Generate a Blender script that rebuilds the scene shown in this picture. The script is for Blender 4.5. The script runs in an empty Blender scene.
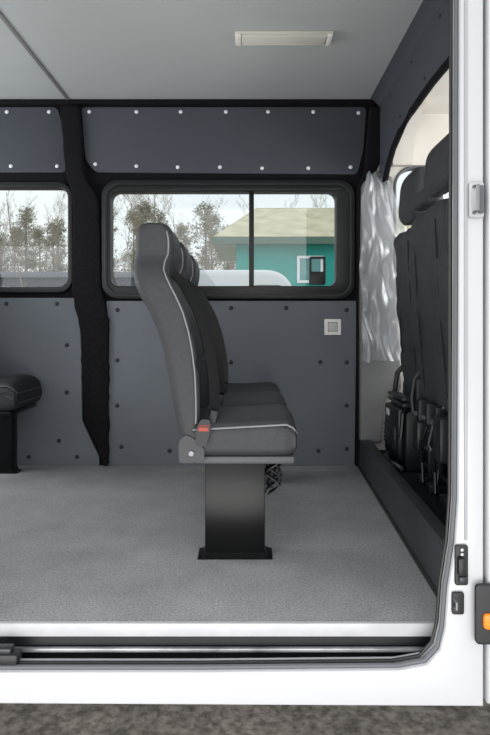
import bpy, bmesh, math, random
from mathutils import Vector, Matrix, noise
random.seed(7)
S = bpy.context.scene
COL = S.collection
F = 560.0; VX = 248.0; VY = 325.0; EYE = 0.85
def Q(px, py, Y):                      # photo measurement -> metres at depth Y
    return ((px-VX)/F*Y, EYE+(VY-py)/F*Y)
def lin(c):
    c = c/255.0
    return c/12.92 if c <= .04045 else ((c+.055)/1.055)**2.4
# ------------------------------------------------------------------ materials
def mat(name, rgb, rough=.7, metal=0, var=0.0, vscale=8, bump=0.0, bscale=200, coat=0, rgb2=None, spec=.5, detail=4, emit=0, wrinkle=0, mottle=0):
    m = bpy.data.materials.new(name); m.use_nodes = True
    nt = m.node_tree; b = nt.nodes['Principled BSDF']
    col = tuple(lin(c) for c in rgb)+(1,)
    b.inputs['Base Color'].default_value = col
    b.inputs['Roughness'].default_value = rough
    b.inputs['Metallic'].default_value = metal
    b.inputs['Specular IOR Level'].default_value = spec
    if coat: b.inputs['Coat Weight'].default_value = coat; b.inputs['Coat Roughness'].default_value = .06
    if emit: b.inputs['Emission Color'].default_value = col; b.inputs['Emission Strength'].default_value = emit
    tc = nt.nodes.new('ShaderNodeTexCoord')
    if var or rgb2:
        n = nt.nodes.new('ShaderNodeTexNoise'); n.inputs['Scale'].default_value = vscale; n.inputs['Detail'].default_value = detail
        nt.links.new(tc.outputs['Object'], n.inputs['Vector'])
        r = nt.nodes.new('ShaderNodeValToRGB')
        r.color_ramp.elements[0].position = .35; r.color_ramp.elements[1].position = .65
        a = col; c2 = tuple(lin(c) for c in rgb2)+(1,) if rgb2 else None
        if c2: r.color_ramp.elements[0].color = a; r.color_ramp.elements[1].color = c2
        else:
            r.color_ramp.elements[0].color = tuple(x*(1-var) for x in a[:3])+(1,)
            r.color_ramp.elements[1].color = tuple(min(1, x*(1+var)) for x in a[:3])+(1,)
        nt.links.new(n.outputs['Fac'], r.inputs['Fac'])
        last = r.outputs['Color']
        if mottle:
            n3 = nt.nodes.new('ShaderNodeTexNoise'); n3.inputs['Scale'].default_value = 4; n3.inputs['Detail'].default_value = 9; n3.inputs['Roughness'].default_value = .65
            nt.links.new(tc.outputs['Object'], n3.inputs['Vector'])
            mr = nt.nodes.new('ShaderNodeMapRange'); mr.inputs['From Min'].default_value = .3; mr.inputs['From Max'].default_value = .7; mr.inputs['To Min'].default_value = 1-mottle; mr.inputs['To Max'].default_value = 1+mottle
            nt.links.new(n3.outputs['Fac'], mr.inputs['Value'])
            vm = nt.nodes.new('ShaderNodeVectorMath'); vm.operation = 'SCALE'
            nt.links.new(last, vm.inputs[0]); nt.links.new(mr.outputs[0], vm.inputs['Scale']); last = vm.outputs[0]
        nt.links.new(last, b.inputs['Base Color'])
    prev = None
    if wrinkle:
        n4 = nt.nodes.new('ShaderNodeTexNoise'); n4.inputs['Scale'].default_value = 9; n4.inputs['Detail'].default_value = 3; n4.inputs['Distortion'].default_value = 1.2
        nt.links.new(tc.outputs['Object'], n4.inputs['Vector'])
        b4 = nt.nodes.new('ShaderNodeBump'); b4.inputs['Strength'].default_value = wrinkle; b4.inputs['Distance'].default_value = .02
        nt.links.new(n4.outputs['Fac'], b4.inputs['Height']); nt.links.new(b4.outputs['Normal'], b.inputs['Normal']); prev = b4
    if bump:
        n2 = nt.nodes.new('ShaderNodeTexNoise'); n2.inputs['Scale'].default_value = bscale; n2.inputs['Detail'].default_value = 3
        nt.links.new(tc.outputs['Object'], n2.inputs['Vector'])
        bp = nt.nodes.new('ShaderNodeBump'); bp.inputs['Strength'].default_value = bump; bp.inputs['Distance'].default_value = .003
        if prev: nt.links.new(prev.outputs['Normal'], bp.inputs['Normal'])
        nt.links.new(n2.outputs['Fac'], bp.inputs['Height']); nt.links.new(bp.outputs['Normal'], b.inputs['Normal'])
    return m
def glassmat(name, tint, gl=.06, rough=.02):
    m = bpy.data.materials.new(name); m.use_nodes = True; nt = m.node_tree; nt.nodes.clear()
    o = nt.nodes.new('ShaderNodeOutputMaterial'); t = nt.nodes.new('ShaderNodeBsdfTransparent'); g = nt.nodes.new('ShaderNodeBsdfGlossy')
    t.inputs['Color'].default_value = tint+(1,); g.inputs['Roughness'].default_value = rough
    mx = nt.nodes.new('ShaderNodeMixShader'); mx.inputs['Fac'].default_value = gl
    nt.links.new(t.outputs[0], mx.inputs[1]); nt.links.new(g.outputs[0], mx.inputs[2])
    nt.links.new(mx.outputs[0], o.inputs['Surface'])
    return m
def filmmat(name):
    m = bpy.data.materials.new(name); m.use_nodes = True; nt = m.node_tree; nt.nodes.clear()
    N = nt.nodes.new; L = nt.links.new
    o = N('ShaderNodeOutputMaterial'); t = N('ShaderNodeBsdfTransparent'); g = N('ShaderNodeBsdfGlossy'); d = N('ShaderNodeBsdfDiffuse'); tl = N('ShaderNodeBsdfTranslucent')
    t.inputs['Color'].default_value = (.93, .95, .98, 1); g.inputs['Roughness'].default_value = .3; g.inputs['Color'].default_value = (.95, .97, 1, 1)
    d.inputs['Color'].default_value = (.80, .85, .89, 1); tl.inputs['Color'].default_value = (.80, .85, .89, 1)
    lw = N('ShaderNodeLayerWeight'); lw.inputs['Blend'].default_value = .4
    mr = N('ShaderNodeMapRange'); mr.inputs['From Min'].default_value = .05; mr.inputs['From Max'].default_value = .85; mr.inputs['To Min'].default_value = .30; mr.inputs['To Max'].default_value = .72
    L(lw.outputs['Facing'], mr.inputs['Value'])
    dt = N('ShaderNodeMixShader'); dt.inputs['Fac'].default_value = .3; L(d.outputs[0], dt.inputs[1]); L(tl.outputs[0], dt.inputs[2])
    gd = N('ShaderNodeMixShader'); gd.inputs['Fac'].default_value = .76; L(g.outputs[0], gd.inputs[1]); L(dt.outputs[0], gd.inputs[2])
    mx = N('ShaderNodeMixShader'); L(mr.outputs[0], mx.inputs['Fac']); L(t.outputs[0], mx.inputs[1]); L(gd.outputs[0], mx.inputs[2])
    L(mx.outputs[0], o.inputs['Surface']); return m
M = {}
M['white'] = mat('white_paint', (180, 182, 185), .3, coat=.35)
M['jamb'] = mat('jamb_paint', (150, 152, 156), .4, coat=.2)
M['floor'] = mat('floor_vinyl', (114, 116, 117), .75, rgb2=(150, 152, 152), vscale=150, bump=.15, bscale=400, detail=8, mottle=.16)
M['ceil'] = mat('ceiling_board', (178, 184, 184), .6, var=.02, vscale=3)
M['panel'] = mat('wall_board', (102, 108, 115), .6, var=.02, vscale=5, bump=.1, bscale=700, spec=.35)
M['panel_up'] = mat('upper_board', (70, 75, 83), .65, var=.02, vscale=5, bump=.1, bscale=700, spec=.35)
M['felt'] = mat('black_felt', (22, 22, 26), .95, var=.45, vscale=140, bump=1.0, bscale=300, spec=.2, wrinkle=.25)
M['rubber'] = mat('black_rubber', (15, 16, 18), .45)
M['seal'] = mat('grey_seal', (84, 87, 91), .6)
M['fabric'] = mat('charcoal_fabric', (48, 49, 52), .6, var=.08, vscale=80, bump=.2, bscale=260, wrinkle=.2, spec=.45)
M['piping'] = mat('grey_piping', (125, 127, 130), .6)
M['cabfab'] = mat('cab_fabric', (52, 53, 57), .8, var=.12, vscale=100, bump=.4, bscale=300, wrinkle=.45)
M['belt'] = mat('belt_webbing', (14, 14, 17), .4, bump=.4, bscale=800)
M['black'] = mat('black_metal', (10, 10, 11), .3, spec=.25)
M['bplast'] = mat('black_plastic', (24, 25, 28), .5)
M['gmetal'] = mat('grey_metal', (120, 122, 125), .4, metal=.6)
M['dmetal'] = mat('dark_metal', (50, 52, 56), .35, metal=.4)
M['steel'] = mat('steel', (185, 187, 190), .3, metal=.9)
M['alu'] = mat('aluminium_edge', (172, 174, 177), .4, var=.06, vscale=14)
M['snap'] = mat('snap', (235, 238, 242), .35)
M['rivet'] = mat('rivet', (32, 35, 42), .5)
M['cream'] = mat('cab_trim', (206, 202, 194), .7, var=.03, vscale=6)
M['trimgrey'] = mat('pillar_trim', (120, 120, 120), .7, var=.08, vscale=6)
M['ledge'] = mat('worn_ledge', (100, 102, 105), .3, rgb2=(176, 178, 181), vscale=7, detail=10, metal=.5)
M['orange'] = mat('orange_lens', (235, 120, 20), .25, emit=.1)
M['red'] = mat('red_label', (150, 60, 46), .5)
M['lampw'] = mat('lamp_diffuser', (208, 207, 198), .4)
M['switch'] = mat('switch_white', (238, 236, 230), .5)
M['sticker'] = mat('sticker', (200, 205, 210), .6)
M['glass'] = glassmat('window_glass', (.76, .79, .79), .05)
M['plastic'] = filmmat('clear_plastic')
M['asphalt'] = mat('asphalt', (118, 112, 105), .9, rgb2=(178, 170, 161), vscale=34, bump=1.0, bscale=55, detail=12, mottle=.3)
M['teal'] = mat('teal_wall', (26, 158, 147), .8, var=.10, vscale=1.2, detail=8)
M['roofm'] = mat('roof_metal', (174, 168, 138), .6, rgb2=(204, 196, 166), vscale=1.6, detail=8)
M['bark'] = mat('bark', (156, 143, 129), .9, var=.15, vscale=3)  # lightened so the trees carry distance haze in their colour
M['needle'] = mat('needles', (144, 145, 122), .9, rgb2=(176, 166, 144), vscale=.6)  # pale tone has the haze of the far treeline mixed in
M['dglass'] = mat('dark_glass', (50, 58, 66), .1)
M['tglass'] = mat('pane_glass', (90, 150, 150), .1)
M['carwhite'] = mat('car_white', (205, 208, 212), .25, coat=.5)
M['shed'] = mat('shed_grey', (66, 72, 80), .7, var=.15, vscale=1)
M['tyre'] = mat('tyre', (28, 28, 28), .8)
# ------------------------------------------------------------------ builders
def tag(o, label=None, cat=None, group=None, kind=None):
    if label: o['label'] = label
    if cat: o['category'] = cat
    if group: o['group'] = group
    if kind: o['kind'] = kind
    return o
def link(name, me, m, parent=None, smooth=True):
    if m: me.materials.clear(); me.materials.append(m)
    if smooth:
        me.shade_smooth()
        try: me.set_sharp_from_angle(angle=math.radians(38))
        except Exception: pass
    o = bpy.data.objects.new(name, me); COL.objects.link(o)
    if parent is not None:
        o.parent = parent; o.location = -parent.location if parent.type == 'EMPTY' and parent.parent is None else Vector((0, 0, 0))
    return o
def build(name, bm, m, parent=None, smooth=True):
    bmesh.ops.recalc_face_normals(bm, faces=bm.faces)
    me = bpy.data.meshes.new(name); bm.to_mesh(me); bm.free()
    return link(name, me, m, parent, smooth)
def empty(name, loc, label, cat, group=None):
    o = bpy.data.objects.new(name, None); COL.objects.link(o); o.location = Vector(loc); o.empty_display_size = .05
    return tag(o, label, cat, group)
def addbox(bm, x0, x1, y0, y1, z0, z1, bev=0, seg=2, rot=None):
    t = bmesh.new(); bmesh.ops.create_cube(t, size=1)
    bmesh.ops.scale(t, vec=(abs(x1-x0), abs(y1-y0), abs(z1-z0)), verts=t.verts)
    if bev: bmesh.ops.bevel(t, geom=t.edges[:], offset=bev, segments=seg, affect='EDGES', profile=.5)
    if rot: bmesh.ops.rotate(t, cent=(0, 0, 0), matrix=Matrix.Rotation(rot[1], 3, rot[0]), verts=t.verts)
    bmesh.ops.translate(t, vec=((x0+x1)/2, (y0+y1)/2, (z0+z1)/2), verts=t.verts)
    me = bpy.data.meshes.new('t'); t.to_mesh(me); t.free(); bm.from_mesh(me); bpy.data.meshes.remove(me)
def box(name, x0, x1, y0, y1, z0, z1, m, parent=None, bev=0, rot=None, seg=2):
    bm = bmesh.new(); addbox(bm, x0, x1, y0, y1, z0, z1, bev, seg, rot); return build(name, bm, m, parent)
def tube(bm, pts, r, n=8, cap=True):
    pts = [Vector(p) for p in pts]; rings = []
    for i, p in enumerate(pts):
        a = pts[max(i-1, 0)]; b = pts[min(i+1, len(pts)-1)]; d = (b-a).normalized()
        u = d.cross(Vector((0, 1, 0)))
        if u.length < .1: u = d.cross(Vector((1, 0, 0)))
        u.normalize(); v = d.cross(u).normalized()
        rr = r[i] if isinstance(r, (list, tuple)) else r
        rings.append([bm.verts.new(p+(u*math.cos(2*math.pi*k/n)+v*math.sin(2*math.pi*k/n))*rr) for k in range(n)])
    for i in range(len(rings)-1):
        for k in range(n): bm.faces.new((rings[i][k], rings[i][(k+1) % n], rings[i+1][(k+1) % n], rings[i+1][k]))
    if cap:
        bm.faces.new(rings[0][::-1]); bm.faces.new(rings[-1])
def loft(bm, rings, cap=True):
    R = [[bm.verts.new(p) for p in ring] for ring in rings]; n = len(R[0])
    for i in range(len(R)-1):
        for k in range(n): bm.faces.new((R[i][k], R[i][(k+1) % n], R[i+1][(k+1) % n], R[i+1][k]))
    if cap: bm.faces.new(R[0][::-1]); bm.faces.new(R[-1])
def rr2(x0, y0, x1, y1, r, n=5, sub=6):
    """rounded rectangle loop with extra points on the sides"""
    r = max(1e-4, min(r, abs(x1-x0)/2*.98, abs(y1-y0)/2*.98)); P = []
    cs = [(x1-r, y1-r, 0), (x0+r, y1-r, 90), (x0+r, y0+r, 180), (x1-r, y0+r, 270)]
    for i, (cx, cy, a0) in enumerate(cs):
        for k in range(n+1):
            a = math.radians(a0+90*k/n); P.append((cx+r*math.cos(a), cy+r*math.sin(a)))
        nx = cs[(i+1) % 4]; a = math.radians(nx[2]); q = (nx[0]+r*math.cos(a), nx[1]+r*math.sin(a)); p = P[-1]
        for k in range(1, sub): P.append((p[0]+(q[0]-p[0])*k/sub, p[1]+(q[1]-p[1])*k/sub))
    return P
def rrp(px0, py0, px1, py1, Y, r):
    a = Q(px0, py1, Y); b = Q(px1, py0, Y); return rr2(a[0], a[1], b[0], b[1], r, 6, 1)
def pp(Y, pts): return [Q(a, b, Y) for a, b in pts]
def rnd(P, r, n=4):      # round the corners of a polygon
    out = []
    N = len(P)
    for i in range(N):
        a = Vector(P[i-1]); b = Vector(P[i]); c = Vector(P[(i+1) % N])
        d1 = (a-b); d2 = (c-b); rr = min(r, d1.length*.45, d2.length*.45)
        p = b+d1.normalized()*rr; q = b+d2.normalized()*rr
        for k in range(n+1):
            t = k/n; out.append(tuple(p*(1-t)**2+b*2*t*(1-t)+q*t*t))
    return out
def plate(name, loops, y0, y1, m, parent=None, bev=0, axis='Y'):
    """a plate in the XZ plane between depths y0 and y1; first loop outline, others holes (axis X: plate in YZ plane)"""
    cu = bpy.data.curves.new('c', 'CURVE'); cu.dimensions = '2D'; cu.fill_mode = 'BOTH'
    h = abs(y1-y0)/2; cu.extrude = h-bev; cu.bevel_depth = bev; cu.bevel_resolution = 2
    if bev: cu.offset = -bev
    for L in loops:
        s = cu.splines.new('POLY'); s.points.add(len(L)-1)
        for i, p in enumerate(L): s.points[i].co = (p[0], p[1], 0, 1)
        s.use_cyclic_u = True
    ob = bpy.data.objects.new('c', cu); COL.objects.link(ob)
    dg = bpy.context.evaluated_depsgraph_get(); me = bpy.data.meshes.new_from_object(ob.evaluated_get(dg))
    bpy.data.objects.remove(ob); bpy.data.curves.remove(cu)
    R = Matrix.Rotation(math.pi/2, 4, 'X')
    if axis == 'Y': me.transform(Matrix.Translation((0, (y0+y1)/2, 0)) @ R)
    else: me.transform(Matrix.Translation(((y0+y1)/2, 0, 0)) @ Matrix.Rotation(math.pi/2, 4, 'Z') @ R)
    me.name = name
    bm = bmesh.new(); bm.from_mesh(me); bmesh.ops.remove_doubles(bm, verts=bm.verts, dist=1e-5); bpy.data.meshes.remove(me)
    return build(name, bm, m, parent)
def domes(name, pts, y, r, m, parent):
    src = None
    for x, z in pts:
        if src is None:
            bm = bmesh.new(); bmesh.ops.create_uvsphere(bm, u_segments=12, v_segments=8, radius=r)
            bmesh.ops.scale(bm, vec=(1, .5, 1), verts=bm.verts); src = build(name, bm, m, parent); o = src
        else:
            o = src.copy(); COL.objects.link(o); o.parent = parent
        o.location = (x, y, z)
def structure(o, label, cat): return tag(o, label, cat, kind='structure')

YF = 3.40     # far wall
ZC = 2.216    # ceiling
XP = 0.79     # front header plane
# ------------------------------------------------------------------ SETTING
fl = box('floor', -3.0, .68, 1.60, 3.46, -.03, 0, M['floor']); structure(fl, 'speckled grey vinyl floor of the passenger cabin', 'floor')
cf = box('floor', .68, 2.3, 1.60, 3.46, -.03, .10, M['felt']); structure(cf, 'dark raised floor of the driving cab beside the step', 'floor')
ce = box('ceiling', -3.0, XP, 1.56, 3.46, ZC, ZC+.04, M['ceil']); structure(ce, 'smooth grey ceiling lining above the passenger seats', 'ceiling')
cc = box('ceiling', XP+.03, 2.3, 1.56, 3.46, 2.12, 2.16, M['cream']); structure(cc, 'pale cab headliner above the front seats', 'ceiling')
WL = rrp(-150, 186, 71, 290, YF, .07)
WR = rrp(104, 182, 352, 296, YF, .09)
out = [(-3.0, -.03), (.70, -.03), (.70, 1.2), Q(362, 180, YF), Q(384, 150, YF), (XP+.05, ZC+.03), (-3.0, ZC+.03)]
wb = plate('wall_back', [out, WL, WR], YF, YF+.06, M['felt']); structure(wb, 'black felt covered far side wall with two windows', 'wall')
cw = plate('wall_back', [[(.70, .0), (2.3, .0), (2.3, 2.15), (.80, 2.15), (.74, 1.75), (.70, 1.2)], rr2(.885, .98, 1.75, 1.80, .12, 8, 1)], YF-.03, YF+.06, M['cream'], bev=.01)
structure(cw, 'pale cab side wall with the driver door window', 'wall')
w3 = plate('window_3', [rr2(.875, .97, 1.76, 1.81, .13, 8, 1), rr2(.892, .99, 1.742, 1.792, .11, 8, 1)], YF-.04, YF+.03, M['seal'], bev=.006)
structure(w3, 'driver door window behind the cab seats', 'window')
plate('glass', [rr2(.885, .985, 1.75, 1.80, .11, 8, 1)], YF+.0, YF+.005, M['glass'], w3)
pt = plate('trim_1', [rnd(pp(YF-.05, [(359, 442), (359, 300), (361, 185), (374, 172), (392, 178), (392, 262), (397, 330), (400, 390), (384, 398), (380, 442)]), .03)], YF-.09, YF-.035, M['trimgrey'], bev=.012)
structure(pt, 'grey moulded lower pillar trim beside the cab seats', 'trim')
bm = bmesh.new(); RR = []
for k in range(15):
    a = math.pi/2*k/14; RR.append([(.86, YF-.03-.30*(1-math.cos(a))-dy, 1.80+.32*math.sin(a)-dz) for dy, dz in ((0, 0), (.05*math.cos(a), .05*math.sin(a)))]+[(.98, YF-.03-.30*(1-math.cos(a))-dy, 1.80+.32*math.sin(a)-dz) for dy, dz in ((.05*math.cos(a), .05*math.sin(a)), (0, 0))])
loft(bm, RR); rb = build('trim_17', bm, M['cream']); structure(rb, 'pale curved roof bow above the driver window', 'trim')
rw = box('wall_left', -3.06, -3.0, 1.5, 3.5, -.1, ZC+.04, M['panel']); structure(rw, 'grey rear end wall of the cabin', 'wall')
bo = [(-3.06, -.17), (-.78, -.17), (-.78, 1.95), (-3.06, 1.95)]
nl = plate('wall_front', [bo, rr2(-2.6, .95, -1.1, 1.6, .1, 6, 1)], 1.50, 1.58, M['white'], bev=.006); structure(nl, 'white outer body side behind the sliding door opening', 'wall')
ro = box('wall_front', -3.06, 2.3, 1.5, 1.58, 1.95, 2.30, M['white'], bev=.02); structure(ro, 'white outer body rail above the door opening', 'wall')
hl = [(1.62, 1.835), (1.9, 1.878), (2.15, 1.902), (2.45, 1.912), (2.75, 1.902), (2.95, 1.875), (3.10, 1.830), (3.22, 1.76), (3.31, 1.67), (3.37, 1.56), (YF, 1.44)]
hp = plate('wall_right', [[(1.62, ZC)]+hl+[(YF, ZC)]], XP, XP+.025, M['panel_up'], bev=.003, axis='X'); structure(hp, 'dark blue grey arched header board between cabin and cab', 'wall')
bm = bmesh.new(); tube(bm, [(XP+.014, y, z-.004) for y, z in hl], .017, 12); build('edge_roll', bm, M['felt'], hp)
for (y, z) in [(1.9, 2.12), (2.3, 2.12), (2.7, 2.12), (3.1, 2.12), (3.32, 2.12), (2.1, 1.94), (2.5, 1.95), (2.9, 1.93), (3.28, 1.80)]:
    bm = bmesh.new(); bmesh.ops.create_uvsphere(bm, u_segments=10, v_segments=6, radius=.008)
    bmesh.ops.translate(bm, vec=(XP, y, z), verts=bm.verts); build('snap', bm, M['rivet'], hp)
s1 = box('trim_2', -1.098, -1.078, 1.6, YF, ZC-.006, ZC+.001, M['trimgrey'], bev=.002); structure(s1, 'narrow joint strip running across the ceiling', 'trim')
s2 = box('trim_3', -3, XP-.005, YF-.02, YF, ZC-.03, ZC, M['felt'], bev=.008); structure(s2, 'black cove strip where ceiling meets far wall', 'trim')
bm = bmesh.new()      # soft curved fillet where the header board meets the ceiling
loft(bm, [[(XP+.002, y, ZC-.055), (XP-.012, y, ZC-.030), (XP-.030, y, ZC-.012), (XP-.055, y, ZC+.001), (XP+.002, y, ZC+.001)] for y in (1.62, YF-.02)])
s3 = build('trim_16', bm, M['panel_up']); structure(s3, 'dark curved joint where the ceiling meets the header board', 'trim')
up = plate('trim_4', [rnd(pp(YF, [(82, 108), (366, 108), (363, 150), (357, 175), (96, 173), (86, 160)]), .03)], YF-.016, YF, M['panel_up'], bev=.003)
structure(up, 'dark blue grey upper board above the sliding window', 'trim')
domes('snap', [Q(x, y, YF) for x, y in [(90, 113), (137, 113), (181, 113), (226, 113), (268, 113), (313, 113), (358, 114), (96, 165), (137, 167), (178, 168), (220, 168), (262, 169), (308, 169), (350, 168)]], YF-.018, .0115, M['snap'], up)
ul = plate('trim_5', [rnd(pp(YF, [(-220, 108), (58, 108), (63, 125), (67, 173), (-220, 173)]), .03)], YF-.016, YF, M['panel_up'], bev=.003)
structure(ul, 'dark blue grey upper board above the left window', 'trim')
domes('snap', [Q(x, y, YF) for x, y in [(-30, 113), (8, 113), (50, 113), (-30, 167), (12, 167), (58, 167)]], YF-.018, .0115, M['snap'], ul)
lp = plate('trim_6', [rnd(pp(YF, [(107, 301), (357, 301), (355, 380), (354, 466), (109, 466)]), .012)], YF-.02, YF, M['panel'], bev=.003)
structure(lp, 'blue grey lower wall board behind the bench', 'trim')
domes('rivet', [Q(x, y, YF) for x, y in [(118, 310), (175, 310), (231, 308), (286, 308), (346, 310), (118, 360), (231, 362), (320, 362), (346, 362), (118, 405), (346, 405), (122, 446), (170, 450), (225, 452), (280, 452), (318, 450), (346, 448)]], YF-.022, .013, M['rivet'], lp)
ll = plate('trim_7', [rnd(pp(YF, [(-220, 298), (76, 298), (82, 330), (83, 420), (100, 456), (100, 466), (-220, 466)]), .012)], YF-.02, YF, M['panel'], bev=.003)
structure(ll, 'blue grey lower wall board under the left window', 'trim')
domes('rivet', [Q(x, y, YF) for x, y in [(8, 304), (58, 304), (68, 345), (68, 392), (60, 440), (78, 456), (30, 456), (-20, 304)]], YF-.022, .013, M['rivet'], ll)
random.seed(4)
def fuzzy(P, step=.035, amp=.004):     # slightly uneven cloth edge
    out = []
    for i in range(len(P)):
        a = Vector(P[i]); b = Vector(P[(i+1) % len(P)]); n = max(1, int((b-a).length/step))
        for k in range(n): p = a.lerp(b, k/n); out.append((p.x+random.uniform(-amp, amp), p.y+random.uniform(-amp, amp)))
    return out
fp = plate('trim_8', [fuzzy(rnd(pp(YF-.03, [(60, 106), (80, 106), (84, 176), (99, 200), (101, 285), (109, 320), (109, 466), (102, 466), (100, 452), (84, 420), (80, 330), (72, 290), (73, 195), (66, 175)]), .03, 2))], YF-.045, YF, M['felt'], bev=.012)
structure(fp, 'black felt covered pillar between the two windows', 'trim')
fr = plate('trim_9', [rnd(pp(YF-.02, [(356, 466), (356, 190), (364, 172), (369, 107), (388, 107), (386, 150), (370, 184), (363, 260), (358, 466)]), .02)], YF-.05, YF, M['felt'], bev=.018)
structure(fr, 'black felt covered edge right of the sliding window', 'trim')
w1 = plate('window_1', [rrp(102, 180, 355, 299, YF-.02, .10), rrp(111, 192, 336, 286, YF-.02, .05)], YF-.035, YF+.05, M['rubber'], bev=.007)
structure(w1, 'sliding side window in black rubber behind the bench', 'window')
plate('gasket', [rrp(104, 182, 353, 297, YF-.04, .095), rrp(107, 185, 350, 294, YF-.04, .085)], YF-.043, YF-.03, M['bplast'], w1, bev=.003)
box('divider', Q(249, 0, YF)[0], Q(254, 0, YF)[0], YF+.0, YF+.03, Q(0, 287, YF)[1], Q(0, 191, YF)[1], M['rubber'], w1, bev=.003)
box('rail', Q(172, 0, YF)[0], Q(338, 0, YF)[0], YF-.045, YF-.02, Q(0, 192, YF)[1], Q(0, 189, YF)[1], M['bplast'], w1, bev=.002)
plate('glass', [rrp(109, 190, 252, 288, YF, .05)], YF+.022, YF+.026, M['glass'], w1)
plate('glass', [rrp(250, 190, 338, 288, YF, .05)], YF+.008, YF+.012, M['glass'], w1)
lt = plate('latch', [rrp(309, 257, 325, 285, YF, .012), rrp(311, 259, 323, 272, YF, .006)], YF-.03, YF+.006, M['rubber'], w1, bev=.002)
w2 = plate('window_2', [rrp(-160, 182, 73, 293, YF-.02, .09), rrp(-150, 188, 68, 287, YF-.02, .06)], YF-.03, YF+.05, M['rubber'], bev=.007)
structure(w2, 'left side window behind the single rear seat', 'window')
plate('glass', [rrp(-152, 187, 70, 289, YF, .05)], YF+.02, YF+.025, M['glass'], w2)
bm = bmesh.new()
prof = [(.606, 0), (.612, .160), (.620, .172), (.665, .172), (.675, .165), (.680, .09), (.680, 0)]
loft(bm, [[(x+(y-2.0)*.042, y, z) for x, z in prof] for y in (1.64, 1.9, 2.4, YF-.012)])
st = build('trim_10', bm, mat('kerb_board', (48, 50, 55), .65, bump=.3, bscale=250, var=.1, vscale=40)); structure(st, 'dark raised kerb between passenger floor and cab', 'trim')
bm = bmesh.new(); loft(bm, [[(x+(y-2.0)*.042, y, z) for x, z in [(.598, 0), (.598, .014), (.608, .018), (.610, 0)]] for y in (1.64, YF-.012)]); build('kick_strip', bm, M['bplast'], st)
si = box('trim_11', -.79, Q(438, 0, 1.6)[0], 1.588, 1.602, -.034, .003, M['alu'], bev=.002); structure(si, 'white metal edge strip along the cabin floor', 'trim')
tr = box('trim_12', -.79, .55, 1.592, 1.70, -.105, -.034, M['rubber']); structure(tr, 'black recess of the sliding door track', 'trim')
box('rail', -.79, .50, 1.574, 1.588, -.072, -.060, M['ledge'], tr, bev=.004)
box('rail', -.79, .48, 1.566, 1.58, -.099, -.090, M['dmetal'], tr, bev=.003)
ld = box('trim_13', -.79, .56, 1.535, 1.60, -.112, -.099, M['ledge'], bev=.003); structure(ld, 'worn grey metal ledge under the sliding door track', 'trim')
YB = 1.50
edge = [(461, -230), (460, 300), (459, 500), (456, 545), (449, 590), (446, 630), (441, 652), (428, 666), (400, 671), (200, 673), (-60, 673)]
op = pp(YB, edge)
pil = op[:] + [Q(-60, 704, YB), (Q(484, 704, YB)[0], Q(0, 707, YB)[1]), (Q(484, 0, YB)[0], op[0][1])]
bd = plate('wall_right', [pil], YB, YB+.07, M['white'], bev=.006); structure(bd, 'white body pillar and sill around the sliding door opening', 'wall')
box('pillar_fold', Q(464, 0, YB)[0], Q(467, 0, YB)[0], YB-.006, YB+.01, Q(0, 540, YB)[1], 1.95, M['jamb'], bd, bev=.003)
bm = bmesh.new(); tube(bm, [(x-.004, YB+.02, z+.003) for x, z in op], .0070, 8)
se = build('trim_14', bm, M['seal']); structure(se, 'grey rubber seal around the door opening', 'trim')
bm = bmesh.new(); tube(bm, [(x-.013, YB+.035, z+.007) for x, z in op], .005, 8)
se2 = build('trim_15', bm, M['rubber']); structure(se2, 'black inner rubber lip of the door opening', 'trim')
bi = plate('wall_right', [[(.585, -.1), (2.3, -.1), (2.3, .95), (1.6, .95), (1.6, 1.0), (.80, 1.0), (.80, 1.75), (2.0, 1.75), (2.3, 1.95), (.585, 1.95)]], YB+.07, YB+.12, M['trimgrey']); structure(bi, 'grey inner lining of the near cab side', 'wall')
fd = plate('door_1', [[(Q(486.5, 0, YB)[0], Q(0, 702, YB)[1]), (2.2, Q(0, 702, YB)[1]), (2.2, .95), (Q(486.5, 0, YB)[0]+.12, .95), (Q(486.5, 0, YB)[0]+.12, 1.75), (2.0, 1.75), (2.0, 1.95), (Q(486.5, 0, YB)[0], 1.95)]], YB-.012, YB+.05, M['white'], bev=.008)
structure(fd, 'white front cab door at the right edge', 'door')
bm = bmesh.new(); loft(bm, [[(1.75, y, .1), (1.62, y, .55), (1.6, y, .9), (1.75, y, 1.02), (2.28, y, 1.0), (2.28, y, .1)] for y in (1.63, 3.3)])
db = build('dashboard', bm, M['bplast']); tag(db, 'dark dashboard across the front of the cab', 'dashboard')

# ------------------------------------------------------------------ small fittings
t = empty('ceiling_light', (.17, 2.645, ZC), 'slim cream rectangular lamp on the grey ceiling', 'lamp')
x0, x1 = Q(235, 0, 2.62)[0], Q(333, 0, 2.62)[0]
box('housing', x0, x1, 2.595, 2.70, ZC-.012, ZC, M['lampw'], t, bev=.004)
bm = bmesh.new(); addbox(bm, x0+.03, x1-.03, 2.603, 2.692, ZC-.026, ZC-.010, .006)
for k in range(4): addbox(bm, x0+.04, x1-.04, 2.612+k*.02, 2.618+k*.02, ZC-.028, ZC-.025, .001)
build('diffuser', bm, M['lampw'], t)
for a in (x0+.015, x1-.015):
    box('end_cap', a-.013, a+.013, 2.599, 2.696, ZC-.024, ZC-.010, M['switch'], t, bev=.004)
sx, sz = Q(332, 327, YF)
t = empty('wall_switch', (sx, YF-.02, sz), 'square white switch plate on the blue grey lower board', 'switch')
plate('frame', [rr2(sx-.05, sz-.048, sx+.05, sz+.048, .006, 3, 1), rr2(sx-.030, sz-.028, sx+.030, sz+.028, .004, 3, 1)], YF-.034, YF-.019, M['switch'], t, bev=.002)
box('button', sx-.028, sx+.028, YF-.032, YF-.02, sz-.026, sz+.026, mat('switch_button', (190, 190, 188), .4), t, bev=.005)

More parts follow.
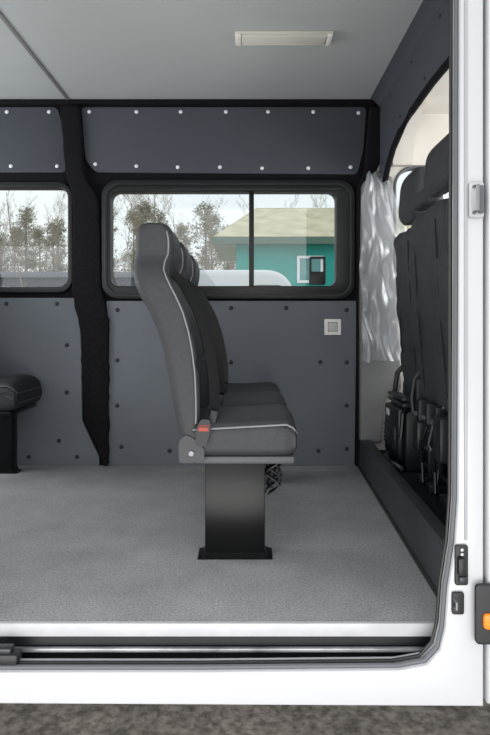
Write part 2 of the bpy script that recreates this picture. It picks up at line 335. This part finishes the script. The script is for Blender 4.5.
def hardware(name, px0, py0, px1, py1, label, cat, m):
    x0, z1 = Q(px0, py0, YB); x1, z0 = Q(px1, py1, YB)
    t = empty(name, ((x0+x1)/2, YB, z0), label, cat)
    plate('base_plate', [rr2(x0, z0, x1, z1, .006, 4, 1)], YB-.010, YB-.0005, m, t, bev=.003)
    return t, x0, x1, z0, z1
t, x0, x1, z0, z1 = hardware('door_striker', 454, 544, 467, 584, 'larger black latch striker on the white pillar above the small bracket', 'latch', M['bplast'])
box('hook', x0+.004, x1-.012, YB-.025, YB-.008, z0+.03, z1-.03, M['rubber'], t, bev=.004)
box('wedge', x0+.008, x1-.004, YB-.018, YB-.008, z0+.008, z0+.026, M['dmetal'], t, bev=.003)
domes('screw', [((x0+x1)/2, z1-.012), ((x0+x1)/2, z1-.024)], YB-.012, .005, M['steel'], t)
for o in list(t.children):
    if o.name.startswith('screw'): o.location = Vector(o.location)-t.location
t, x0, x1, z0, z1 = hardware('door_bracket', 451, 591, 463, 613, 'small black bracket with bent pin just above the sill', 'bracket', M['rubber'])
bm = bmesh.new(); tube(bm, [(x0+.006, YB-.008, z0+.02), (x0+.006, YB-.025, z0+.022), (x0+.006, YB-.025, z1-.02), (x0+.006, YB-.008, z1-.018)], .0035); build('pin', bm, M['gmetal'], t)
t, x0, x1, z0, z1 = hardware('door_catch', 468, 183, 483, 218, 'upper grey metal catch high on the white pillar', 'latch', M['alu'])
bm = bmesh.new(); tube(bm, [(x0+.012, YB-.008, z0+.012), (x0+.012, YB-.035, z0+.014), (x0+.012, YB-.035, z1-.014), (x0+.012, YB-.008, z1-.012)], .005); build('loop', bm, M['gmetal'], t)
box('backing', x0+.022, x1-.004, YB-.02, YB-.009, z0+.01, z1-.01, M['seal'], t, bev=.003)
x0, z1 = Q(475, 584, YB-.02); x1, z0 = Q(540, 644, YB-.02)
t = empty('side_marker', (x0+.04, YB-.012, z0), 'black side moulding with small orange marker lamp on the white door', 'marker lamp')
plate('moulding', [rr2(x0, z0, x1, z1, .012, 5, 1)], YB-.026, YB-.012, M['bplast'], t, bev=.005)
plate('lens', [rr2(x0+.018, Q(0, 623, YB)[1], x0+.09, Q(0, 608, YB)[1], .01, 4, 1)], YB-.036, YB-.024, M['orange'], t, bev=.004)
t = empty('door_roller', (-.68, 1.55, -.09), 'black sliding door roller arm at the left end of the track', 'roller')
box('arm', -.76, -.625, 1.515, 1.555, -.074, -.044, M['bplast'], t, bev=.008)
box('arm_cap', -.70, -.645, 1.52, 1.55, -.046, -.030, M['dmetal'], t, bev=.004)
for a in (-.685, -.645):
    bm = bmesh.new(); tube(bm, [(a, 1.545, -.078), (a, 1.545, -.099)], .012, 16); build('wheel', bm, M['rubber'], t)

# ------------------------------------------------------------------ PASSENGER SEATS
s = 1.95/F
PR = [(217, 141, 153), (218, 137, 160), (220.5, 133.5, 165), (227, 130.5, 168.5), (238, 129.5, 171), (252, 129.5, 170), (262, 130, 167), (268, 130.5, 167), (280, 132, 172), (295, 138, 180), (310, 147, 187), (330, 156, 193), (350, 162, 197), (375, 167, 200), (400, 171, 201), (420, 175, 201), (436, 179, 200)]
PROF = [(EYE+(VY-y)*s, (a-VX)*s, (b-VX)*s) for y, a, b in PR]
def xat(z, which):
    for i in range(len(PROF)-1):
        if PROF[i][0] >= z >= PROF[i+1][0]:
            t = (PROF[i][0]-z)/(PROF[i][0]-PROF[i+1][0]); return PROF[i][which]*(1-t)+PROF[i+1][which]*t
    return PROF[-1][which] if z < PROF[-1][0] else PROF[0][which]
W = .405; PITCH = .445
def hwid(z):
    return W/2-(.07*min(1, (z-.98)/.12)**1.6 if z > .98 else 0)
def backrest_bm():
    bm = bmesh.new(); rings = []
    zs = [PROF[0][0], PROF[1][0], PROF[2][0], PROF[3][0]]
    z = PROF[3][0]
    while z > PROF[-1][0]+.02: z -= .02; zs.append(z)
    zs.append(PROF[-1][0])
    for i, z in enumerate(zs):
        xb, xf = xat(z, 1), xat(z, 2)
        hw = hwid(z)
        if i == 0: hw -= .040
        elif i == 1: hw -= .022
        elif i == 2: hw -= .008
        ring = rr2(xb, -hw, xf, hw, .034, 6, 10); R = []
        for x, y in ring:
            f = (x-xb)/(xf-xb)
            c = max(0, math.cos(math.pi*y/(2*hw*.92)))**.7 if abs(y) < hw*.92 else 0
            dep = .034 if z < 1.02 else .004 if z > 1.06 else .004+.030*(1.06-z)/.04
            seam = .007 if f > .8 and min(abs(z-q) for q in (.72, .84, .96)) < .011 else 0
            R.append((x-(dep*c*(1 if f > .8 else 0))-seam, y, z))
        rings.append(R)
    loft(bm, rings); return bm
def back_piping_bm(side):
    bm = bmesh.new(); P = []
    zs = [1.218, 1.205, 1.185]+[1.165-.03*k for k in range(23)]
    for z in zs:
        P.append((xat(z, 2)-.018-(.012 if z > 1.21 else 0), side*(hwid(z)-.004-(.03 if z > 1.21 else .012 if z > 1.2 else 0)), z))
    P = [(xat(1.19, 1)+.03, side*(hwid(1.2)-.035), 1.224)]+P
    tube(bm, P, .0032, 6); return bm
def cushion_bm(x0, x1, zb, zt, w, crown=.030):
    bm = bmesh.new(); rings = []; L = x1-x0
    st = [(0, .03, .0), (.02, .012, .0), (.06, 0, 0), (.2, -.006, 0), (.4, -.002, 0), (.6, 0, 0), (.75, -.002, 0), (.86, .000, 0), (.92, .005, 0.001), (.955, .014, .005), (.98, .027, .011), (.995, .042, .019), (1.0, .052, .028)]
    for t, dt, db in st:
        x = x0+L*t; z1 = zt+.022*(t-.5)*1.0-dt; z0 = zb+db; hw = w/2-(.016 if t > .98 else .008 if t > .95 else .003 if t > .9 else 0)
        ring = rr2(-hw, z0, hw, z1, .032, 6, 8)
        R = []
        for y, z in ring:
            c = max(0, math.cos(math.pi*y/(2*hw)))**.8
            R.append((x, y, z+(crown*c if z > z1-.005 else 0)))
        rings.append(R)
    loft(bm, rings); return bm
def cushion_piping_bm(x0, x1, zt, w):
    bm = bmesh.new(); L = x1-x0; P = []
    f = lambda t: zt+.022*(t-.5)-.007
    h = w/2-.004
    for t in (.02, .2, .4, .6, .8, .90): P.append((x0+L*t, -h, f(t)))
    P.append((x0+L*.96, -h+.006, f(.96)-.014)); P.append((x1-.001, -h+.03, f(1)-.038))
    P.append((x1+.001, 0, f(1)-.038)); P.append((x1-.001, h-.03, f(1)-.038))
    P.append((x0+L*.96, h-.006, f(.96)-.014))
    for t in (.90, .8, .6, .4, .2, .02): P.append((x0+L*t, h, f(t)))
    tube(bm, P, .0036, 6); return bm
def strip(bm, pts, w, th=.003, axis=(0, 1, 0)):
    pts = [Vector(p) for p in pts]; ax = Vector(axis); R = []
    for i, p in enumerate(pts):
        d = (pts[min(i+1, len(pts)-1)]-pts[max(i-1, 0)]).normalized(); n = d.cross(ax).normalized(); a = n.cross(d).normalized()
        R.append([p+a*w/2+n*th/2, p-a*w/2+n*th/2, p-a*w/2-n*th/2, p+a*w/2-n*th/2])
    loft(bm, R)
X0, X1 = (183-VX)*s, (298-VX)*s
meshes = {}
def part(key, fn, m, name, parent, loc):
    if key not in meshes:
        o = build(name, fn(), m, None); meshes[key] = o.data; bpy.data.objects.remove(o)
    o = bpy.data.objects.new(name, meshes[key]); COL.objects.link(o); o.parent = parent; o.location = loc; return o
def belt_bm():      # leaves the shoulder, hangs a little free of the back and ends at the near hip
    bm = bmesh.new(); P = []
    P.append((xat(1.04, 2)-.03, .03, 1.07)); z = 1.02
    while z > .58:
        t = (1.02-z)/.46; y = .03-.19*t
        P.append((xat(z, 2)+.012+.036*t, y, z)); z -= .04
    P.append((xat(.54, 2)+.044, -.165, .560)); P.append((xat(.54, 2)+.022, -.170, .535))
    strip(bm, P, .046, .004, axis=(.75, .65, 0)); return bm
def buckle_bm():
    bm = bmesh.new(); addbox(bm, -.014, .014, -.012, .012, 0, .075, .005); return bm
def seat_unit(t, yc):
    off = Vector((t['ox']-t.location.x, yc-t.location.y, -t.location.z))
    c = part('cush', lambda: cushion_bm(X0, X1, .388, .500, W), M['fabric'], 'seat_cushion', t, off)
    part('cpip', lambda: cushion_piping_bm(X0, X1, .500, W), M['piping'], 'piping', c, (0, 0, 0))
    b = part('back', backrest_bm, M['fabric'], 'backrest', t, off)
    part('bp1', lambda: back_piping_bm(-1), M['piping'], 'piping', b, (0, 0, 0))
    part('bp2', lambda: back_piping_bm(1), M['piping'], 'piping', b, (0, 0, 0))
    part('belt', belt_bm, M['belt'], 'seat_belt', t, off)
    k = part('buckle', buckle_bm, M['bplast'], 'buckle', t, off+Vector(((209-VX)*s, -W/2+.035, .475)))
    k.rotation_euler = (0, .25, 0)
Y0 = 1.95
t = empty('bench_seat', (-.05, 2.60, 0), 'charcoal three place bench with grey piping on a black pedestal', 'bench'); t['ox'] = 0.0
for k in range(3): seat_unit(t, Y0+W/2+PITCH*k)
bm = bmesh.new(); addbox(bm, X0-.012, X1-.01, Y0+.01, Y0+1.30, .362, .39, .008)
build('seat_frame', bm, mat('frame_grey', (70, 72, 76), .5), t)
mb = mat('bracket_grey', (46, 48, 52), .5)
for k in range(3):
    y = Y0+PITCH*k
    bm = bmesh.new()
    L = rnd([(X0-.014, .372), (X0-.014, .445), (X0+.01, .470), (X0+.04, .455), (X0+.075, .42), (X0+.075, .375)], .012)
    loft(bm, [[(x, yy, z) for x, z in L] for yy in (y-.008, y+.006)])
    sp = build('side_bracket', bm, mb, t)
    bm = bmesh.new(); tube(bm, [(X0+.03, y-.008, .405), (X0+.03, y-.016, .405)], .009, 12); build('bolt', bm, M['gmetal'], sp)
bx, bz = (204-VX)*s, .85-(425-325)*s
bm = bmesh.new(); L = rnd([(bx-.028, bz-.07), (bx-.026, bz-.01), (bx-.010, bz+.022), (bx+.022, bz+.022), (bx+.026, bz-.01), (bx+.008, bz-.07)], .01)
loft(bm, [[(x, yy, z) for x, z in L] for yy in (Y0-.020, Y0-.006)])
k = build('belt_anchor', bm, M['bplast'], t)
box('label', bx-.018, bx+.018, Y0-.0235, Y0-.0195, bz-.018, bz-.004, M['red'], k, bev=.001)
box('label', bx-.016, bx+.020, Y0-.0235, Y0-.0195, bz+.000, bz+.003, M['red'], k, bev=.0005)
def pedestal(t, xa, xb, ya, yb, h):
    bm = bmesh.new()
    addbox(bm, xa, xb, ya, yb, .004, h, .003)
    p = build('pedestal', bm, M['black'], t)
    bm = bmesh.new()
    P = [(xa-.028, 0), (xb+.028, 0), (xb+.028, .003), (xb+.016, .004), (xb+.006, .010), (xb+.0005, .026), (xa-.0005, .026), (xa-.006, .010), (xa-.016, .004), (xa-.028, .003)]
    loft(bm, [[(x, y, z) for x, z in P] for y in (ya-.001, yb+.001)])
    build('foot_plate', bm, M['black'], p)
    for x in (xa-.020, xb+.020):
        bm = bmesh.new(); tube(bm, [(x, ya+.012, .002), (x, ya+.012, .010)], .006, 6); build('bolt', bm, M['black'], p)
    return p
pedestal(t, (205-VX)/F*2.03, (265-VX)/F*2.03, 2.03, 2.13, .365)
pedestal(t, (205-VX)/F*2.03, (265-VX)/F*2.03, 2.98, 3.08, .365)
random.seed(3)
for i in range(6):
    bm = bmesh.new(); P = []
    for j in range(12):
        P.append((.090+.026*math.sin(j*.9+i*1.3)+.004*i, 2.10+.028*i+.01*math.cos(j+i), .37-.0135*j))
    strip(bm, P, .034, .004); build('hanging_strap', bm, M['bplast'], t)

t = empty('passenger_seat', (-1.3, 3.15, 0), 'black single seat at the left edge by the far wall', 'seat')
t['ox'] = -1.225-X1
seat_unit(t, 3.145)
box('seat_frame', X0-.012+t['ox'], X1-.03+t['ox'], 2.96, 3.33, .366, .392, M['black'], t, bev=.008)
pedestal(t, -1.58, -1.35, 3.20, 3.28, .365)
fb = mat('black_leatherette', (34, 35, 38), .6, bump=.3, bscale=260, wrinkle=.15)
for o in list(t.children):
    if o.name.startswith(('seat_cushion', 'backrest')):
        o.data = o.data.copy(); o.data.materials[0] = fb
        for c in list(o.children):
            c.data = c.data.copy(); c.data.materials[0] = M['seal'] if c.name.startswith('piping') else fb
            if o.name.startswith('seat_cushion'):
                q = c.copy(); COL.objects.link(q); q.parent = o; q.location = (0, 0, -.045)
        if o.name.startswith('seat_cushion'):
            o.scale = (1, 1, 1.18); o.location.z += .388*(1-1.18)+.006

# ------------------------------------------------------------------ CAB SEATS
seam_m = mat('cab_seam', (24, 24, 27), .7)
def cab_back(xb0, xb1, zb, zt, y0, y1, th=.12):
    bm = bmesh.new(); R = []; n = 36
    for i in range(n+1):
        tt = i/n; z = zb+(zt-zb)*tt; xb = xb0+(xb1-xb0)*tt-.008*math.sin(tt*math.pi)
        sh = 0
        if tt > .88: sh = .020*((tt-.88)/.12)**2
        e = .0
        if i == n: e = .024
        elif i == n-1: e = .008
        if i == 0: e = .02
        if i in (27, 10): e = .006
        ring = rr2(xb+e, y0+sh+e, xb+th-e, y1-sh-e, .032, 5, 12)
        R.append([(x-(.016*noise.noise((x*3, y*11, z*8)) if x < xb+.03 else 0), y, z) for x, y in ring])
    loft(bm, R); return bm
def back_seam(parent, y, xb0, xb1, zb, zt):
    bm = bmesh.new(); tube(bm, [(xb0+(xb1-xb0)*k/12-.008*math.sin(k/12*math.pi)-.001, y, zb+(zt-zb)*k/12) for k in range(1, 12)], .0035, 6); build('seam', bm, seam_m, parent)
def headrest(t, xb, yc, z0, z1, w, th=.10):
    bm = bmesh.new(); R = []
    for i in range(15):
        tt = i/14; z = z0+(z1-z0)*tt; e = .036*(abs(2*tt-1))**5
        R.append([(x-.02*(1-tt), y, z) for x, y in rr2(xb+e*.7, yc-w/2+e, xb+th-e*.7, yc+w/2-e, .03, 5, 4)])
    loft(bm, R); h = build('headrest', bm, M['cabfab'], t)
    for d in (-.05, .05):
        bm = bmesh.new(); tube(bm, [(xb+.05, yc+d, z0-.06), (xb+.05, yc+d, z0+.03)], .007); build('post', bm, M['steel'], h)
t = empty('driver_seat', (1.0, 3.03, .1), 'far black cab seat seen from behind beside the door window', 'seat')
b = build('backrest', cab_back(.885, .825, .46, 1.36, 2.83, 3.18), M['cabfab'], t)
for y in (2.90, 3.12): back_seam(b, y, .885, .825, .46, 1.36)
headrest(t, .85, 3.00, 1.40, 1.67, .27, .10)
bm = cushion_bm(.88, 1.40, .44, .58, .36); bmesh.ops.translate(bm, vec=(0, 3.0, 0), verts=bm.verts); build('seat_cushion', bm, M['cabfab'], t)
b = box('seat_base', .80, 1.32, 2.84, 3.17, .10, .43, M['bplast'], t, bev=.02)
box('cover', .765, .81, 2.86, 3.15, .15, .42, mat('base_cover', (22, 23, 26), .4), b, bev=.018)
box('label', .763, .767, 3.03, 3.10, .36, .395, M['sticker'], b, bev=.001)
box('grille', .758, .77, 2.90, 3.12, .20, .32, M['dmetal'], b, bev=.008)
for k in range(5): box('slat', .752, .762, 2.915, 3.105, .212+k*.022, .220+k*.022, M['bplast'], b, bev=.002)
for z in (.43, .46): box('rail', .79, .845, 2.85, 3.16, z, z+.02, M['dmetal'], b, bev=.004)
box('recliner_cover', .84, 1.0, 2.795, 2.825, .42, .58, M['bplast'], t, bev=.012)
for y in (2.84, 3.165):
    bm = bmesh.new(); tube(bm, [(.84, y, .40), (.83, y, .48), (.845, y, .58), (.88, y, .62)], .014, 8); build('hinge_arm', bm, M['bplast'], t)
bm = bmesh.new(); tube(bm, [(.82, 2.85, .42), (.78, 2.82, .40), (.77, 2.82, .28)], .012); build('lever', bm, M['black'], t)
bm = bmesh.new(); tube(bm, [(.78, 2.84, .12), (.76, 2.90, .13), (.76, 3.10, .13), (.79, 3.15, .12)], .012); build('slide_bar', bm, M['gmetal'], t)
t = empty('cab_bench', (1.0, 2.3, .1), 'near black double cab seat seen from behind by the white pillar', 'bench')
b = build('backrest', cab_back(.85, .785, .46, 1.375, 2.275, 2.745), M['cabfab'], t)
for y in (2.36, 2.66): back_seam(b, y, .85, .785, .46, 1.375)
build('backrest', cab_back(.85, .785, .46, 1.375, 1.80, 2.265), M['cabfab'], t)
headrest(t, .79, 2.36, 1.41, 1.63, .28); headrest(t, .79, 1.98, 1.41, 1.63, .28); headrest(t, .80, 2.63, 1.395, 1.485, .19)
bm = cushion_bm(.88, 1.38, .42, .56, .93); bmesh.ops.translate(bm, vec=(0, 2.27, 0), verts=bm.verts); build('seat_cushion', bm, M['cabfab'], t)
box('seat_frame', .87, 1.32, 1.84, 2.74, .38, .43, M['black'], t, bev=.01)
for y in (1.95, 2.28, 2.66):
    for x in (.88, 1.25):
        bm = bmesh.new(); tube(bm, [(x, y, .40), (x-.02, y, .27), (x, y, .115), (x+.02, y, .10)], [.02, .015, .018, .026], 8); build('leg', bm, M['bplast'], t)
for y in (2.2, 2.42, 2.54, 2.66):
    bm = bmesh.new(); addbox(bm, .80, .86, y-.028, y+.028, .36, .50, .015); addbox(bm, .815, .845, y-.012, y+.012, .16, .38, .006); build('belt_anchor', bm, M['bplast'], t)
    bm = bmesh.new(); tube(bm, [(.80, y, .43), (.79, y, .43)], .012, 12); build('bolt', bm, M['gmetal'], t)
box('latch_housing', .78, .86, 2.28, 2.38, .28, .47, mat('latch_housing', (30, 31, 34), .4), t, bev=.018)
box('latch_housing', .785, .86, 2.60, 2.68, .26, .40, mat('latch_housing_dark', (26, 27, 30), .4), t, bev=.015)
bm = bmesh.new()
tube(bm, [(.84, 2.40, .50), (.80, 2.42, .42), (.79, 2.45, .33), (.83, 2.43, .24), (.80, 2.38, .17)], .009); build('lever', bm, M['dmetal'], t)
bm = bmesh.new(); tube(bm, [(.83, 2.02, .28), (.83, 2.7, .28)], .012); build('cross_bar', bm, M['gmetal'], t)
bm = bmesh.new(); tube(bm, [(.83, 2.02, .20), (.83, 2.7, .20)], .009); build('cross_bar', bm, M['bplast'], t)
for y in (2.32, 2.50, 2.64):
    box('floor_bracket', .80, .90, y-.035, y+.035, .10, .145, M['dmetal'], t, bev=.01)
for y0_ in (2.33, 2.50):
    bm = bmesh.new(); tube(bm, [(.80, y0_, .40), (.78, y0_+.03, .32), (.80, y0_+.07, .22), (.79, y0_+.03, .14), (.82, y0_+.05, .12)], .008); build('cable', bm, M['rubber'], t)

# plastic wrap: loose milky film in soft irregular folds
bm = bmesh.new(); random.seed(11)
NU, NV = 60, 110; V = []
for j in range(NV+1):
    v = j/NV; z = 1.74-1.09*v; row = []
    wl = .664-.012*math.sin(v*3)+.018*noise.noise((v*5, 1, 1)); wr = .81+.12*math.sin(min(1, v*2.0)*1.57)+.040*noise.noise((v*4, 5, 1))
    if v < .15: wl += (.15-v)*.25
    for i in range(NU+1):
        u = i/NU; x = wl+(wr-wl)*u
        n1 = noise.noise((u*1.6, v*2.8, 2)); n2 = noise.noise((u*2.4+v, v*4.0-u, 7)); n3 = noise.noise((u*4+n2, v*7, 3))
        amp = .25+.75*abs(noise.noise((u*2.5, v*2.5, 12)))*2
        fold = .011*amp*math.sin(u*8+7.0*n1+v*3.0)
        y = 3.258-fold-.045*abs(n2)-.026*n3-.020*math.sin(min(1, v*2)*1.5)
        if v < .06: y = y*(v/.06)+3.309*(1-v/.06)
        zz = z+.09*noise.noise((u*3.5, 0 if v < .5 else 9, 5))*abs(2*v-1)**6+.010*n2
        row.append(bm.verts.new((x, max(3.187, min(y, 3.309)), zz)))
    V.append(row)
for j in range(NV):
    for i in range(NU): bm.faces.new((V[j][i], V[j][i+1], V[j+1][i+1], V[j+1][i]))
pw = build('plastic_sheet', bm, M['plastic']); tag(pw, 'crumpled clear plastic wrap hanging on the cab pillar beside the far seat', 'plastic wrap')

# ------------------------------------------------------------------ OUTSIDE
ZG = -.60
g = box('ground', -90, 90, -30, 130, ZG-.1, ZG, M['asphalt']); structure(g, 'brown grey gritty asphalt yard under and around the van', 'ground')
YT = 24.0
xa, _ = Q(236, 0, YT); xb = xa+9.8; zt = Q(0, 240, YT)[1]; zr = Q(0, 207, YT+3)[1]
t = empty('teal_building', (xa+4, YT+3, ZG), 'teal rendered house with pale metal hip roof behind the sliding window', 'building')
box('wall', xa, xb, YT, YT+6.5, ZG, zt, M['teal'], t)
bm = bmesh.new(); o_ = .5; ol = 1.0
E = [(xa-ol, YT-o_, zt-.1), (xb+o_, YT-o_, zt-.1), (xb+o_, YT+6.5+o_, zt-.1), (xa-ol, YT+6.5+o_, zt-.1)]
E2 = [(x, y, z+.14) for x, y, z in E]; v = [bm.verts.new(p) for p in E]+[bm.verts.new(p) for p in E2]+[bm.verts.new((xa+.9, YT+3.2, zr)), bm.verts.new((xb-1.5, YT+3.2, zr))]
for f in [(0, 1, 2, 3), (0, 1, 5, 4), (1, 2, 6, 5), (2, 3, 7, 6), (3, 0, 4, 7), (4, 5, 9, 8), (5, 6, 9), (6, 7, 8, 9), (7, 4, 8)]: bm.faces.new([v[i] for i in f])
rf = build('roof', bm, M['roofm'], t, smooth=False)
box('fascia', xa-ol, xb+o_, YT-o_-.06, YT-o_, zt-.24, zt+.06, mat('fascia', (84, 112, 98), .7), t)
for (a, b) in [(297, 323), (352, 378)]:
    wx0, wz1 = Q(a, 256, YT); wx1, wz0 = Q(b, 283, YT)
    fr_ = plate('window', [[(wx0, wz0), (wx1, wz0), (wx1, wz1), (wx0, wz1)], [(wx0+.11, wz0+.11), ((wx0+wx1)/2-.04, wz0+.11), ((wx0+wx1)/2-.04, wz1-.11), (wx0+.11, wz1-.11)], [((wx0+wx1)/2+.04, wz0+.11), (wx1-.11, wz0+.11), (wx1-.11, wz1-.11), ((wx0+wx1)/2+.04, wz1-.11)]], YT-.08, YT+.01, M['snap'], t)
    box('pane', wx0+.08, wx1-.08, YT-.03, YT-.01, wz0+.08, wz1-.08, M['tglass'], fr_)
def vehicle(name, cx, cy, L, H, label, m):
    t = empty(name, (cx, cy, ZG), label, 'vehicle'); w = 1.9
    side = rnd([(cx-L/2, ZG+.35), (cx-L/2, ZG+H-.25), (cx-L/2+.3, ZG+H), (cx+L*.18, ZG+H), (cx+L*.33, ZG+H*.62), (cx+L/2, ZG+H*.48), (cx+L/2, ZG+.35)], .35, 6)
    plate('body', [side], cy-w/2, cy+w/2, m, t, bev=.12)
    g1 = rnd([(cx-L*.02, ZG+H*.6), (cx-L*.02, ZG+H-.28), (cx+L*.16, ZG+H-.28), (cx+L*.27, ZG+H*.6)], .08)
    plate('side_window', [g1], cy-w/2-.01, cy-w/2+.03, M['dglass'], t)
    for x in (cx-L*.32, cx+L*.32):
        bm = bmesh.new(); tube(bm, [(x, cy-w/2-.02, ZG+.34), (x, cy-w/2+.25, ZG+.34)], .34, 20); build('wheel', bm, M['tyre'], t)
    return t
vehicle('parked_van', Q(256, 0, 10)[0], 11.0, 2.9, 2.45, 'white parked vehicle whose roof shows through the sliding window', M['carwhite'])
vehicle('parked_van', Q(-10, 0, 25)[0], 25.5, 5.0, 3.2, 'grey parked van far off behind the left window', M['shed'])
t = empty('shed', (-14, 39.5, ZG), 'long low grey shed in front of the trees', 'building')
box('wall', -24, -4.5, 38.6, 40.6, ZG, 4.1, M['shed'], t); box('roof', -24.3, -4.2, 38.4, 40.8, 4.1, 4.5, mat('shed_roof', (120, 126, 132), .7), t, bev=.05)
for k in range(7): box('shed_door', -23+k*2.6, -21.4+k*2.6, 38.55, 38.62, ZG, 3.2, M['dglass'], t)
def bare_tree(seed, H, rad=.11):
    random.seed(seed); bm = bmesh.new()
    def br(p, d, L, r, lev):
        n = 4; P = [p.copy()]; q = p.copy(); dd = d.copy()
        for i in range(n):
            dd = (dd+Vector((random.uniform(-.16, .16), random.uniform(-.16, .16), random.uniform(-.02, .12)))).normalized(); q = q+dd*L/n; P.append(q.copy())
        tube(bm, P, [r*(1-.65*i/n) for i in range(n+1)], 4 if lev else 6, cap=False)
        if lev < 3:
            for i in range([15, 8, 7][lev]):
                t = random.uniform(.22 if lev == 0 else .2, 1); k = min(n-1, int(t*n)); b = P[k].lerp(P[k+1], t*n-k)
                a = random.uniform(0, 6.28); nd = (dd*.55+Vector((math.cos(a), math.sin(a), random.uniform(.0, .5)))).normalized()
                br(b, nd, L*random.uniform(.26, .42), max(.011, r*.32*(1.1-t*.5)), lev+1)
    br(Vector((0, 0, 0)), Vector((0, 0, 1)), H, rad, 0); return bm
def pine(seed, H):
    random.seed(seed); bm = bmesh.new(); tube(bm, [(0, 0, 0), (.1, 0, H*.5), (0, 0, H*.95)], [.2, .14, .05], 6)
    tr = bm
    fb = bmesh.new()
    clumps = []
    for i in range(44):
        t = random.random(); z = H*(.26+.70*t); R = H*.17*(1-t*.7); a = random.uniform(0, 6.28); rr = R*math.sqrt(random.random())
        clumps.append((Vector((math.cos(a)*rr, math.sin(a)*rr, z)), random.uniform(.6, 1.1)*(1.1-t*.3)))
    for i in range(3800):
        c0, r0 = random.choice(clumps)
        c = c0+Vector((max(-1, min(1, random.gauss(0, .5))), max(-1, min(1, random.gauss(0, .5))), random.gauss(0, .40)))*r0; sz = random.uniform(.12, .26)
        d1 = Vector((random.uniform(-1, 1), random.uniform(-1, 1), random.uniform(-.5, .5))).normalized()*sz; d2 = Vector((random.uniform(-1, 1), random.uniform(-1, 1), random.uniform(-.5, .5))).normalized()*sz*.6
        vs = [fb.verts.new(c+d1), fb.verts.new(c+d2), fb.verts.new(c-d1)]; fb.faces.new(vs)
    return tr, fb
BT = []
for sd in range(4):
    o = build('x', bare_tree(sd+20, 12), M['bark'], None, smooth=False); BT.append(o.data); bpy.data.objects.remove(o)
PT = []
for sd in range(3):
    a, b = pine(sd+50, 13)
    o = build('x', a, M['bark'], None); da = o.data; bpy.data.objects.remove(o)
    me = bpy.data.meshes.new('x'); b.to_mesh(me); b.free(); me.materials.append(M['needle']); PT.append((da, me))
random.seed(5)
for row, (Y, off) in enumerate([(59, 0), (67, 3.1), (75, 1.5), (83, 4.2)]):
    for i in range(8+row*1):
        x = -36+off+i*6.3+row*-3.0; da, db_ = PT[(i+row) % 3]
        if row == 0 and x > 4: continue
        t = empty('pine_tree', (x, Y, ZG), 'green brown pine in the far treeline seen through the windows', 'tree', 'pines in the far treeline')
        sc = random.uniform(.90, 1.14)*(1+row*.09); t.scale = (1.05, 1.05, sc); t.rotation_euler = (0, 0, random.uniform(0, 6))
        for nm, me in (('trunk', da), ('crown', db_)):
            o = bpy.data.objects.new(nm, me); COL.objects.link(o); o.parent = t
for Y, pxs in [(30, (-30, 148)), (34, (30, 100)), (46, (14, 62, 120, 178, 250, 320)), (53, (-12, 42, 92, 150, 210, 285, 350))]:
    for i, px in enumerate(pxs):
        x = (px-VX)/F*Y
        o = bpy.data.objects.new('bare_tree', BT[(i+int(Y)) % 4]); COL.objects.link(o); o.location = (x, Y, ZG)
        sc = random.uniform(.80, .98)*(.82+Y/200); o.scale = (sc*.5, sc*.5, sc); o.rotation_euler = (0, 0, random.uniform(0, 6))
        tag(o, 'leafless brown tree outside in front of the pines', 'tree', 'leafless trees outside the windows')

# ------------------------------------------------------------------ WORLD, LIGHT, CAMERA
w = bpy.data.worlds.new('sky'); S.world = w; w.use_nodes = True; nt = w.node_tree
bg = nt.nodes['Background']; tc = nt.nodes.new('ShaderNodeTexCoord'); nz = nt.nodes.new('ShaderNodeTexNoise'); nz.inputs['Scale'].default_value = 2.5; nz.inputs['Detail'].default_value = 5
rp = nt.nodes.new('ShaderNodeValToRGB'); rp.color_ramp.elements[0].color = (.86, .90, .95, 1); rp.color_ramp.elements[1].color = (1, 1, 1, 1)
rp.color_ramp.elements[0].position = .3; rp.color_ramp.elements[1].position = .6
nt.links.new(tc.outputs['Generated'], nz.inputs['Vector']); nt.links.new(nz.outputs['Fac'], rp.inputs['Fac']); nt.links.new(rp.outputs['Color'], bg.inputs['Color'])
bg.inputs['Strength'].default_value = 1.75
sun = bpy.data.lights.new('sun', 'SUN'); sun.energy = .4; sun.angle = math.radians(60); so = bpy.data.objects.new('sun', sun); COL.objects.link(so)
so.rotation_euler = (math.radians(60), 0, math.radians(-12))
def area(name, loc, target, sx, sy, e, col=(1, 1, 1)):
    l = bpy.data.lights.new(name, 'AREA'); l.shape = 'RECTANGLE'; l.size = sx; l.size_y = sy; l.energy = e; l.color = col
    o = bpy.data.objects.new(name, l); COL.objects.link(o); o.location = loc
    o.rotation_euler = (Vector(target)-Vector(loc)).to_track_quat('-Z', 'Y').to_euler()
area('bounce_fill', (-.3, -.2, -.35), (-.1, 2.9, 1.9), 3.0, 1.2, 70, (1, .99, .98))   # added fill lamp standing in for light bounced off the yard
area('rear_fill', (-2.7, 2.5, 1.3), (.3, 2.7, .9), 1.2, 1.2, 42)         # unseen fill lamp added in the rear cabin to brighten the interior
area('cab_fill', (2.25, 2.5, 1.5), (.6, 2.9, 1.4), 1.4, .8, 40)  # extra lamp added at the windscreen opening to lift the cab
cam = bpy.data.cameras.new('camera'); co = bpy.data.objects.new('camera', cam); COL.objects.link(co)
co.location = (0, 0, EYE); co.rotation_euler = (math.pi/2, 0, 0)
cam.sensor_fit = 'VERTICAL'; cam.sensor_height = 36; cam.lens = F/735*36
cam.shift_x = -(VX-245)/735; cam.shift_y = -(367.5-VY)/735; cam.clip_start = .05; cam.clip_end = 500
S.camera = co
S.view_settings.view_transform = 'Standard'
